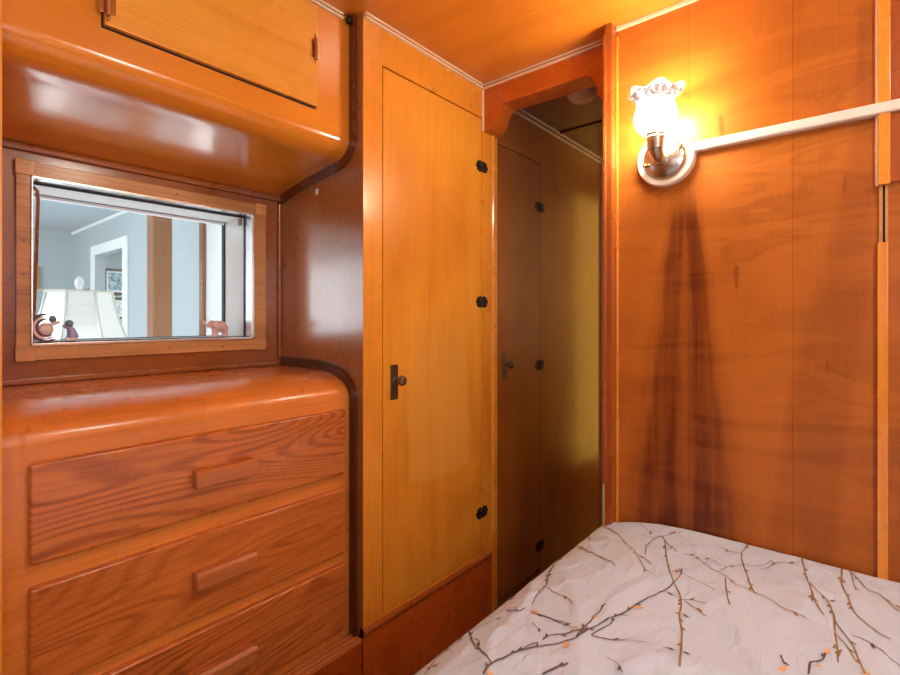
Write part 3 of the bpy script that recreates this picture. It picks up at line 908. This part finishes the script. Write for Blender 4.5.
S = 4.09
A, B, C = (400, 510), (540, 510), (720, 510)
TW = [  # origin, colour (1 plum, 2 olive), width from, width to, points in the enlarged crop
    (A, 1, 6.5, 5.5, [(340, 675), (375, 630), (430, 605), (485, 578), (540, 565), (600, 555), (660, 545), (725, 522)]),
    (B, 1, 5.5, 4, [(150, 522), (200, 490), (250, 465), (300, 440), (350, 420), (400, 385), (470, 350), (520, 325), (550, 295), (575, 265), (580, 242)]),
    (A, 1, 4.5, 4, [(375, 630), (345, 590), (320, 565), (300, 550), (290, 520), (278, 495)]),
    (A, 1, 3.5, 3, [(320, 565), (325, 545), (305, 528)]),
    (A, 1, 4, 5, [(485, 578), (530, 555), (562, 545), (560, 560)]),
    (A, 1, 4, 4, [(585, 528), (610, 515), (640, 512), (680, 510), (710, 495), (735, 492)]),
    (B, 1, 5, 5, [(148, 525), (165, 495), (200, 465), (225, 435), (250, 410), (255, 392)]),
    (B, 1, 4.5, 4, [(210, 515), (240, 495), (280, 475), (305, 448)]),
    (B, 1, 4.5, 3, [(300, 440), (330, 432), (360, 437)]),
    (B, 1, 4, 2, [(210, 515), (270, 530), (340, 535), (450, 547)]),
    (B, 1, 3.5, 3, [(10, 535), (40, 515), (100, 510), (135, 493)]),
    (B, 1, 6, 8, [(10, 675), (60, 650), (115, 630)]),
    (B, 1, 2, 2.2, [(270, 605), (310, 625), (338, 668)]),
    (B, 1, 3, 2.5, [(508, 565), (542, 570)]),
    (B, 1, 3, 2.5, [(568, 577), (612, 590)]),
    (A, 1, 4.5, 4.5, [(435, 412), (480, 415), (512, 402)]),
    (A, 1, 4, 3, [(430, 372), (450, 368), (475, 345)]),
    (A, 1, 3.5, 3, [(540, 422), (580, 432), (625, 450), (700, 468)]),
    (A, 1, 2.5, 2, [(543, 462), (560, 482), (575, 492)]),
    (A, 1, 3, 3, [(290, 495), (345, 472), (410, 440)]),
    (A, 2, 4, 3, [(100, 672), (120, 650), (140, 620), (160, 600), (195, 575), (250, 525)]),
    (A, 2, 3, 3, [(125, 640), (165, 630)]),
    (A, 2, 3, 3, [(185, 570), (215, 578)]),
    (B, 2, 4.5, 5.5, [(430, 185), (440, 145), (465, 122), (495, 108), (510, 130), (515, 180), (525, 230), (540, 280), (570, 345), (578, 390), (570, 430), (580, 500), (578, 560), (572, 645)]),
    (B, 2, 4, 3.5, [(500, 112), (535, 150), (558, 174)]),
    (B, 2, 3, 2.5, [(540, 255), (590, 265), (650, 295), (715, 328)]),
    (B, 2, 3.2, 3, [(575, 368), (630, 372), (682, 383)]),
    (B, 2, 3.5, 3.5, [(590, 372), (620, 395), (650, 415), (678, 437)]),
    (B, 2, 3, 3, [(575, 425), (598, 442)]),
    (B, 1, 2.5, 2.5, [(510, 335), (545, 348), (572, 362)]),
    (B, 2, 4, 3, [(255, 68), (300, 90), (335, 120), (370, 155), (400, 190), (430, 245), (468, 264)]),
    (B, 2, 4, 3.5, [(378, 178), (420, 195), (453, 222)]),
    (B, 2, 3, 3, [(400, 50), (430, 75), (458, 100)]),
    (B, 2, 2.6, 2.6, [(395, 97), (440, 112), (490, 112), (540, 98), (580, 90)]),
    (B, 2, 3, 3.5, [(120, 158), (180, 165), (220, 180), (260, 200), (308, 230)]),
    (B, 2, 3, 3, [(168, 108), (205, 124)]),
    (B, 2, 3.5, 3, [(85, 200), (45, 250), (30, 290), (20, 318), (0, 345)]),
    (B, 2, 3, 3, [(20, 318), (70, 345), (110, 360), (130, 384)]),
    (A, 1, 4, 3, [(655, 190), (620, 240), (605, 285), (600, 305), (560, 350), (540, 390)]),
    (A, 1, 3, 3, [(620, 240), (595, 272)]),
    (B, 1, 3, 2, [(0, 432), (50, 450), (130, 482)]),
    (B, 2, 3, 3, [(590, 180), (640, 195), (690, 235), (740, 257)]),
    (B, 2, 3, 3, [(670, 205), (735, 225)]),
    (C, 2, 3.5, 5, [(125, 140), (90, 178), (95, 225), (110, 265), (130, 320), (155, 347)]),
    (C, 2, 3, 3, [(0, 155), (40, 170), (90, 178)]),
    (C, 2, 2.6, 2.6, [(0, 245), (40, 232), (90, 228), (160, 230), (220, 215), (280, 218), (335, 212)]),
    (C, 2, 2.6, 2.6, [(165, 242), (205, 235), (240, 218)]),
    (C, 2, 2.8, 3.2, [(5, 265), (60, 300), (110, 325), (155, 347), (210, 370), (270, 410), (330, 432), (350, 442)]),
    (C, 2, 4, 5, [(22, 280), (28, 340), (40, 390)]),
    (C, 2, 5.5, 4, [(335, 182), (345, 240), (365, 300), (380, 350), (400, 395), (425, 432)]),
    (C, 2, 4.5, 3.5, [(365, 300), (400, 335), (440, 375), (465, 430), (470, 490), (480, 560), (483, 628)]),
    (C, 2, 3.5, 3, [(440, 372), (466, 378)]),
    (C, 2, 3, 3, [(375, 345), (378, 378)]),
    (C, 2, 4, 3.5, [(466, 455), (510, 510), (545, 560), (570, 620), (592, 672)]),
    (C, 2, 3, 3, [(472, 510), (520, 560), (550, 610), (568, 632)]),
    (C, 2, 3, 3, [(498, 575), (485, 603)]),
    (C, 2, 5.5, 3.5, [(500, 236), (498, 295), (520, 350), (550, 420), (590, 460), (640, 500), (697, 532)]),
    (C, 1, 2.5, 2, [(540, 515), (580, 530), (620, 550), (680, 595), (735, 640)]),
    (C, 2, 4, 3.5, [(525, 240), (560, 280), (600, 325), (650, 345), (690, 380), (735, 420)]),
    (C, 2, 3, 3, [(690, 378), (735, 398)]),
    (C, 2, 3.5, 3, [(535, 262), (545, 300), (556, 328)]),
    (C, 1, 5, 5.5, [(362, 675), (375, 625), (420, 615), (430, 588)]),
    (C, 1, 5, 3, [(248, 597), (264, 634)]),
]
for og, mi, w0, w1, pl in TW:
    plan = [hit(og[0] + a / S, og[1] + b / S) for a, b in pl]
    fine = strip(plan, w0 * .00072, w1 * .00072, mi)
    for _ in range(max(1, len(fine) // 9)):          # little side buds on the twigs
        i = random.randrange(1, max(2, len(fine) - 1)); p = fine[min(i, len(fine) - 1)]; q = fine[max(i - 1, 0)]
        ang = math.atan2(p.y - q.y, p.x - q.x) + random.choice((0.6, -0.6))
        bud(p.x + 0.005 * math.cos(ang), p.y + 0.005 * math.sin(ang), 0.0065, 0.0024, ang, mi)
for og, a, b, L in ((B, 225, 437, 9), (B, 403, 401, 12), (B, 105, 553, 12), (B, 145, 482, 6), (A, 368, 671, 10), (A, 550, 418, 11), (C, 258, 652, 11), (C, 440, 582, 9), (C, 596, 668, 8), (B, 560, 270, 8), (C, 400, 640, 7), (A, 460, 400, 10)):
    x, y = hit(og[0] + a / S, og[1] + b / S)
    bud(x, y, L * .00085, L * .00045, random.uniform(0, 3), 3)
# twigs on the part of the cover nearer than the frame
for k in range(14):
    x, y, a = random.uniform(-0.5, 0.85), random.uniform(-0.65, 0.30), random.uniform(0, 6.28)
    pl = []
    for q in range(7):
        pl.append((x, y)); a += random.uniform(-0.35, 0.35); x += 0.055 * math.cos(a); y += 0.055 * math.sin(a)
        x = min(max(x, -0.55), 0.9); y = min(max(y, -0.7), 0.36)
    if all((Vector(pl[i]) - Vector(pl[i + 1])).length > 0.01 for i in range(6)):
        strip(pl, 0.0055, 0.0025, random.choice((1, 2)))
dv = obj('duvet', m, [M_duvet, M_twig_d, M_twig_o, M_bud], None, 0)
for p in dv.data.polygons:
    p.use_smooth = True
tag(dv, 'white cotton duvet printed with plum and olive twigs on the bed', 'duvet')

# ================================================================== FIGURINES ON THE SILL
ZS = wz0 + .0062
# crescent moon with a small sitting figure
x0 = -1.552
pm = on_x(44, 328, x0)
fg = thing('crescent_figurine', 'purple and pale crescent moon figurine at the left end of the window sill', 'figurine', (x0, pm.y, ZS))
cy, cz_ = pm.y + 0.004, ZS + 0.0365


def arc_band(r0, r1, a0, a1, sh, n=22):
    inn, outn = [], []
    for i in range(n + 1):
        t = i / n; a = a0 + (a1 - a0) * t
        th = math.sin(PI * min(1, max(0, 0.06 + 0.88 * t))) ** 0.6
        rm = (r0 + r1) / 2; hw = (r1 - r0) / 2 * th
        inn.append((cy + sh + (rm - hw) * math.cos(a) * 0.95, cz_ + (rm - hw) * math.sin(a)))
        outn.append((cy + sh + (rm + hw) * math.cos(a) * 0.95, cz_ + (rm + hw) * math.sin(a)))
    return inn, outn


a0, a1 = math.radians(92), math.radians(300)
i1, o1 = arc_band(0.029, 0.0375, a0, a1, 0)
obj('outer_crescent', MB().band(i1, o1, 'x', x0 - .010, x0 + .010), M_purple, fg, 50)
i1, o1 = arc_band(0.024, 0.0302, a0, a1, 0)
obj('pale_crescent', MB().band(i1, o1, 'x', x0 - .011, x0 + .011), M_palecer, fg, 50)
i1, o1 = arc_band(0.0175, 0.0248, a0, a1, 0)
obj('inner_crescent', MB().band(i1, o1, 'x', x0 - .010, x0 + .010), M_purple, fg, 50)
m = MB().ball((x0, cy - .001, cz_ - .005), 0.0165, sc=(0.6, 1, 1)).tube([(x0, cy + .006, cz_ + .006), (x0 + .004, cy + .016, cz_ + .010), (x0 + .002, cy + .026, cz_ + .014)], [.005, .004, .0032], 8)
obj('figure_body', m, M_palecer, fg, 50)
obj('figure_head', MB().ball((x0, cy + .013, cz_ + .020), 0.0078).ball((x0, cy + .0125, cz_ + .027), 0.006, sc=(1, 1, .5)), M_teal, fg, 50)
# kneeling figure facing it
pk = on_x(70, 330, x0)
fk = thing('kneeling_figurine', 'small violet kneeling figurine beside the crescent moon figurine', 'figurine', (x0, pk.y, ZS))
ky = pk.y
obj('base', MB().box(x0 - .010, x0 + .010, ky - .010, ky + .012, ZS, ZS + .011, .003), M_palecer, fk)
m = MB().tube([(x0, ky + .004, ZS + .009), (x0, ky + .004, ZS + .024), (x0, ky - .001, ZS + .037)], [.012, .0105, .0065], 12).tube([(x0, ky, ZS + .035), (x0 + .003, ky - .008, ZS + .036), (x0 + .002, ky - .016, ZS + .042)], [.004, .0034, .003], 8)
m.tube([(x0, ky + .006, ZS + .024), (x0 + .004, ky + .013, ZS + .017), (x0 + .004, ky + .015, ZS + .010)], [.0045, .004, .003], 8)
obj('body', m, M_violet, fk, 50)
obj('head', MB().ball((x0, ky - .002, ZS + .046), 0.0095), M_teal, fk, 50)

# elephant
ex = -1.60
pe = on_x(218, 327, ex)
el = thing('elephant_figurine', 'pink ceramic elephant with raised trunk at the right end of the window sill', 'figurine', (ex, pe.y, ZS))
ey = pe.y
m = MB()
m.ball((ex, ey + .006, ZS + .033), 0.021, sc=(0.75, 1.15, 0.92))
m.ball((ex, ey - .020, ZS + .040), 0.0135, sc=(0.85, 1, 1))
m.tube([(ex, ey - .029, ZS + .037), (ex, ey - .037, ZS + .036), (ex, ey - .042, ZS + .042), (ex, ey - .046, ZS + .052)], [.0065, .005, .0042, .003], 10)
m.tube([(ex, ey + .029, ZS + .036), (ex, ey + .033, ZS + .028), (ex, ey + .033, ZS + .020)], [.0022, .0018, .0014], 6)
obj('body', m, M_pinkcer, el, 60)
for dx in (-.009, .009):
    for dy in (-.010, .021):
        obj('leg', MB().lathe([(0.0068, 0), (0.0066, 0.004), (0.0060, 0.012), (0.0072, 0.026)], 12, Matrix.Translation((ex + dx, ey + dy, ZS))), M_pinkcer, el, 50)
    obj('ear', MB().ball((ex + dx * 1.45, ey - .011, ZS + .041), 0.0115, sc=(.22, .75, 1.05)), M_palecer, el, 50)

# ================================================================== ANNEX ROOM BEYOND THE WINDOW
ZA0, ZA1 = -0.46, zr(0.92)
YA, XA = 1.41, -6.42
struct('floor_annex', MB().box(-7.6, XO - .03, -1.8, 3.2, ZA0 - .04, ZA0), M_carpet, 'pale carpeted floor of the room beyond the window', 'floor')
struct('ceiling_annex', MB().box(-7.6, XO - .03, -1.8, 3.2, ZA1, ZA1 + .04), M_annexc, 'grey white ceiling of the room beyond the window', 'ceiling')
pa, pb = on_x(74, 232, -6.4), None
dxa, dxb = on_y(95.5, 250, YA).x, on_y(124.5, 236, YA).x       # doorway in the long wall
dzt = on_y(93, 251, YA).z - 0.05
xbr = on_y(204, 250, YA).x
m = MB()
m.box(XA, dxa, YA, YA + .08, ZA0, ZA1); m.box(dxb, xbr, YA, YA + .08, ZA0, ZA1); m.box(dxa, dxb, YA, YA + .08, dzt, ZA1)
struct('wall_annex_side', m, M_annex, 'pale grey blue wall with a doorway beyond the window', 'wall')
struct('wall_annex_side_near', MB().box(xbr, XO - .03, YA, YA + .08, ZA0, ZA1), M_annexw, 'bright white wall stretch seen at right through the window', 'wall')
struct('wall_annex_far', MB().box(XA - .05, XA, -1.8, YA + .08, ZA0, ZA1), M_annex, 'far pale wall of the room beyond the window', 'wall')
m = MB()
for q in ((XA, -5.82, ZA0, ZA1), (-2.78, XO - .03, ZA0, ZA1), (-5.82, -2.78, ZA0, 0.45), (-5.82, -2.78, 1.85, ZA1)):
    m.box(q[0], q[1], -1.85, -1.8, q[2], q[3])
struct('wall_annex_end', m, M_annexw, 'end wall with an added unseen window in the room beyond', 'wall')
w = sthing('added_window_4', 'added unseen wide window in the end wall of the room beyond', 'window', (-4.3, -1.8, 0.45))  # added window, placed to be reflected in the niche panel
m = MB()
for q in ((-5.82, -5.77, 0.45, 1.85), (-2.83, -2.78, 0.45, 1.85), (-4.33, -4.27, 0.45, 1.85), (-5.82, -2.78, 0.45, 0.50), (-5.82, -2.78, 1.80, 1.85)):
    m.box(q[0], q[1], -1.83, -1.79, q[2], q[3], .004)
obj('frame', m, M_annexw, w)
struct('wall_hall_far', MB().box(-7.0, -6.95, YA + .08, 3.2, ZA0, ZA1), M_annex, 'hallway wall with framed pictures seen through the doorway', 'wall')
struct('wall_hall_side', MB().box(-7.0, XO - .03, 3.15, 3.2, ZA0, ZA1), M_annex, 'hallway side wall behind the doorway', 'wall')
struct('trim_19', MB().box(XA, xbr, YA - .02, YA, ZA1 - .025, ZA1, .005), M_annexw, 'white crown moulding in the room beyond the window', 'trim')
struct('wall_trailer_outside', MB().box(XO - .028, XO - .012, wy1, YA, ZA0, ZA1).box(XO - .028, XO - .012, -1.8, wy0, ZA0, ZA1).box(XO - .028, XO - .012, wy0, wy1, ZA0, wz0).box(XO - .028, XO - .012, wy0, wy1, wz1, ZA1), M_alu, 'metal outer skin of the trailer around the window', 'wall')
dc = sthing('door_1', 'white doorway casing around the open hall doorway beyond the window', 'doorway', ((dxa + dxb) / 2, YA, ZA0))
m = MB()
m.box(dxa - .09, dxa, YA - .02, YA, ZA0, dzt + .09, .006); m.box(dxb, dxb + .10, YA - .02, YA, ZA0, dzt + .09, .006); m.box(dxa, dxb, YA - .02, YA, dzt, dzt + .09, .006)
obj('casing', m, M_annexw, dc)
struct('trim_20', MB().box(xbr - .03, xbr + .03, YA - .02, YA, ZA0, ZA1 - .05, .004), M_post, 'narrow brown wood strip on the wall beyond the window', 'trim')
tag(obj('wooden_post', MB().box(-3.30, -3.20, 1.084, 1.190, ZA0, ZA1, .004), M_post), 'square brown wooden post standing in the room beyond the window', 'post')


def picture(label, x, y0, y1, z0, z1, fm, am, fw=0.03):
    t = thing('framed_picture', label, 'picture', (x, (y0 + y1) / 2, (z0 + z1) / 2), None)
    m = MB()
    m.box(x, x + .025, y0, y0 + fw, z0, z1, .003); m.box(x, x + .025, y1 - fw, y1, z0, z1, .003)
    m.box(x, x + .025, y0 + fw, y1 - fw, z0, z0 + fw, .003); m.box(x, x + .025, y0 + fw, y1 - fw, z1 - fw, z1, .003)
    obj('frame', m, fm, t)
    obj('mount', MB().box(x, x + .008, y0 + fw * .9, y1 - fw * .9, z0 + fw * .9, z1 - fw * .9), M_mount, t)
    k = (y1 - y0) * .2
    obj('print', MB().box(x + .008, x + .010, y0 + k, y1 - k, z0 + k, z1 - k), am, t)


XH = -6.95
p1, p2 = on_x(103, 268, XH), on_x(125, 295, XH)
picture('upper dark framed picture on the hall wall seen through the doorway', XH, p1.y, p2.y + .03, p2.z, p1.z, M_bframe, M_art)
p1, p2 = on_x(105, 297, XH), on_x(125, 319, XH)
picture('lower dark framed picture on the hall wall, half behind the lampshade', XH, p1.y, p2.y + .03, p2.z, p1.z, M_bframe, M_art2)
p1, p2 = on_x(27, 266, XA), on_x(39.5, 289, XA)
picture('gilt framed picture on the far wall at the left edge of the window', XA, p1.y, p2.y, p2.z, p1.z, M_gilt, M_art2)

# table lamp on a side table
lc = on_y(80, 320, 0.64); lx, ly = -2.81, 0.64
st = thing('side_table', 'low white side table under the lamp beyond the window', 'table', (lx, ly, ZA0))
obj('top', MB().lathe([(0.27, 0.58), (0.28, 0.585), (0.28, 0.60), (0.27, 0.605)], 36, Matrix.Translation((lx, ly, ZA0))), M_annexw, st)
for k in range(3):
    a = 2 * PI * k / 3 + .4
    obj('leg', MB().tube([(lx + .2 * math.cos(a), ly + .2 * math.sin(a), ZA0), (lx + .16 * math.cos(a), ly + .16 * math.sin(a), ZA0 + .582)], [.016, .022], 10), M_annexw, st)
zt0 = ZA0 + .605
lp = thing('table_lamp', 'table lamp with a pale linen panelled bell shade seen through the window', 'lamp', (lx, ly, zt0))
ztop = zr(0.141)
RL = Matrix.Translation((lx, ly, 0))
obj('base', MB().lathe([(0.10, zt0), (0.10, zt0 + .02), (0.05, zt0 + .04), (0.045, zt0 + .08), (0.10, zt0 + .20), (0.11, zt0 + .30), (0.06, zt0 + .42), (0.02, zt0 + .47), (0.012, zt0 + .50), (0.010, ztop + .01)], 24, RL), M_ceram, lp)
sprof = [(0.132, ztop - .015), (0.146, ztop - .09), (0.168, ztop - .17), (0.200, ztop - .25), (0.225, ztop - .30)]
RS = RL @ Matrix.Rotation(0.22, 4, 'Z')
m = MB().lathe(sprof, 8, RS, cap=False)
sh = obj('lamp_shade', m, M_shade, lp, 0)
sh.modifiers.new('thick', 'SOLIDIFY').thickness = 0.004
m = MB()
for k in range(8):
    a = 2 * PI * k / 8
    m.tube([RS @ Vector((r * math.cos(a), r * math.sin(a), h)) for r, h in sprof], 0.0065, 6)
for k in range(8):
    a, b = 2 * PI * k / 8, 2 * PI * (k + 1) / 8
    for r, h in (sprof[0], sprof[-1]):
        m.tube([RS @ Vector((r * math.cos(a), r * math.sin(a), h)), RS @ Vector((r * math.cos(b), r * math.sin(b), h))], 0.008, 6)
obj('seam_trim', m, M_shadetrim, sh)
obj('finial', MB().lathe([(0.006, ztop - .02), (0.006, ztop + .005), (0.016, ztop + .012), (0.020, ztop + .028), (0.015, ztop + .05), (0.004, ztop + .058)], 14, RL), M_ceram, lp)
m = MB()
for k in range(3):
    a = 2 * PI * k / 3
    m.tube([(lx, ly, ztop - .012), (lx + .15 * math.cos(a), ly + .15 * math.sin(a), ztop - .006)], 0.003, 6)
obj('harp', m, M_brass, lp)

# ================================================================== LIGHT


def area(name, loc, rot, sx_, sy_, power, col):
    L = bpy.data.lights.new(name, 'AREA'); L.shape = 'RECTANGLE'; L.size = sx_; L.size_y = sy_; L.energy = power; L.color = col
    o = bpy.data.objects.new(name, L); COL.objects.link(o); o.location = loc; o.rotation_euler = rot
    return o


DAY = (0.86, 0.93, 1.0)
area('added_side_daylight', (XR + 0.02, (ry0 + ry1) / 2, (rz0 + rz1) / 2), (0, PI / 2, 0), rz1 - rz0 - .04, ry1 - ry0 - .04, 10, (0.88, 0.95, 1.0))  # added panel in the unseen side window, brightens dresser and duvet
area('added_end_daylight', ((qx0 + qx1) / 2, YR - 0.02, (qz0 + qz1) / 2), (PI / 2, 0, 0), qx1 - qx0 - .04, qz1 - qz0 - .04, 1.5, (0.95, 0.97, 1.0))  # added weak panel in the unseen end window
area('annex_ceiling_fill', (-3.6, 0.1, ZA1 - .03), (0, 0, 0), 2.4, 2.4, 5, (0.93, 0.97, 1.0))  # added fill under the annex ceiling, no fixture there
area('hall_fill', (-5.6, 2.4, ZA1 - .03), (0, 0, 0), 0.6, 0.6, 34, (0.95, 0.98, 1.0))  # added fill to brighten the hall behind the doorway
area('passage_side_glow', (-0.80, 3.12, 1.05), (0, PI / 2, 0), 1.7, 0.6, 4.2, (1.0, 0.62, 0.10))  # added yellow panel, puts a warm glow on the cupboard's far part
area('passage_end_fill', (0.3, 2.95, 1.45), (0, PI / 2, 0), 1.2, 0.9, 6, (1.0, 0.86, 0.55))  # added unseen panel lighting the passage cupboard from beyond
area('added_annex_daylight', (-4.3, -1.86, 1.15), (PI / 2, 0, 0), 3.0, 1.36, 46, (0.93, 0.97, 1.0))  # added panel light, bright enough to show in the niche varnish
SP = bpy.data.lights.new('annex_floor_spot', 'SPOT'); SP.energy = 1400; SP.color = (0.92, 0.97, 1.0); SP.spot_size = 0.95; SP.spot_blend = 0.4; SP.shadow_soft_size = 0.15  # added spot: bright annex floor for the cabinet underside to reflect
so2 = bpy.data.objects.new('annex_floor_spot', SP); COL.objects.link(so2); so2.location = (-3.0, -1.6, 1.74)
so2.rotation_euler = (Vector((-2.5, 0.75, ZA0)) - Vector((-3.0, -1.6, 1.75))).to_track_quat('-Z', 'Y').to_euler()
# added ceiling lamp over the bed, out of view, brightens the upper walls
bl = thing('added_ceiling_lamp', 'added round ceiling lamp over the bed, out of view to the right', 'lamp', (0.45, 0.75, ZT))
R = Matrix.Translation((0.45, 0.75, ZT)) @ Matrix.Rotation(PI, 4, 'X')
obj('base', MB().lathe([(0.11, 0), (0.11, 0.015), (0.10, 0.02)], 28, R), M_ring, bl)
M_gl = plain('lit_opal_glass', (1, 0.9, 0.75), 0.3, emit=58.0, emit_col=(1, 0.93, 0.80))
obj('diffuser', MB().lathe([(0.10, 0.018), (0.096, 0.04), (0.08, 0.06), (0.05, 0.075), (0.001, 0.08)], 28, R), M_gl, bl)
W = bpy.data.worlds.new('world'); SC.world = W; W.use_nodes = True
bg = W.node_tree.nodes['Background']; bg.inputs[0].default_value = (0.80, 0.90, 1.0, 1); bg.inputs[1].default_value = 1.2

# ================================================================== CAMERA
cam = bpy.data.cameras.new('camera'); co = bpy.data.objects.new('camera', cam); COL.objects.link(co)
cam.sensor_width = 36.0; cam.sensor_fit = 'HORIZONTAL'; cam.lens = 36.0 * F / 900.0
cam.shift_y = -(337.5 - HOR) / 900.0
cam.clip_start = 0.02
co.location = (0, 0, CZ); co.rotation_euler = (PI / 2, 0, math.asin(SN))
SC.camera = co

SC.view_settings.view_transform = 'Standard'; SC.view_settings.look = 'None'
SC.view_settings.gamma = 1.0; SC.view_settings.exposure = 0.43
SC.view_settings.use_curve_mapping = False
SC.cycles.use_denoising = True
SC.cycles.max_bounces = 10
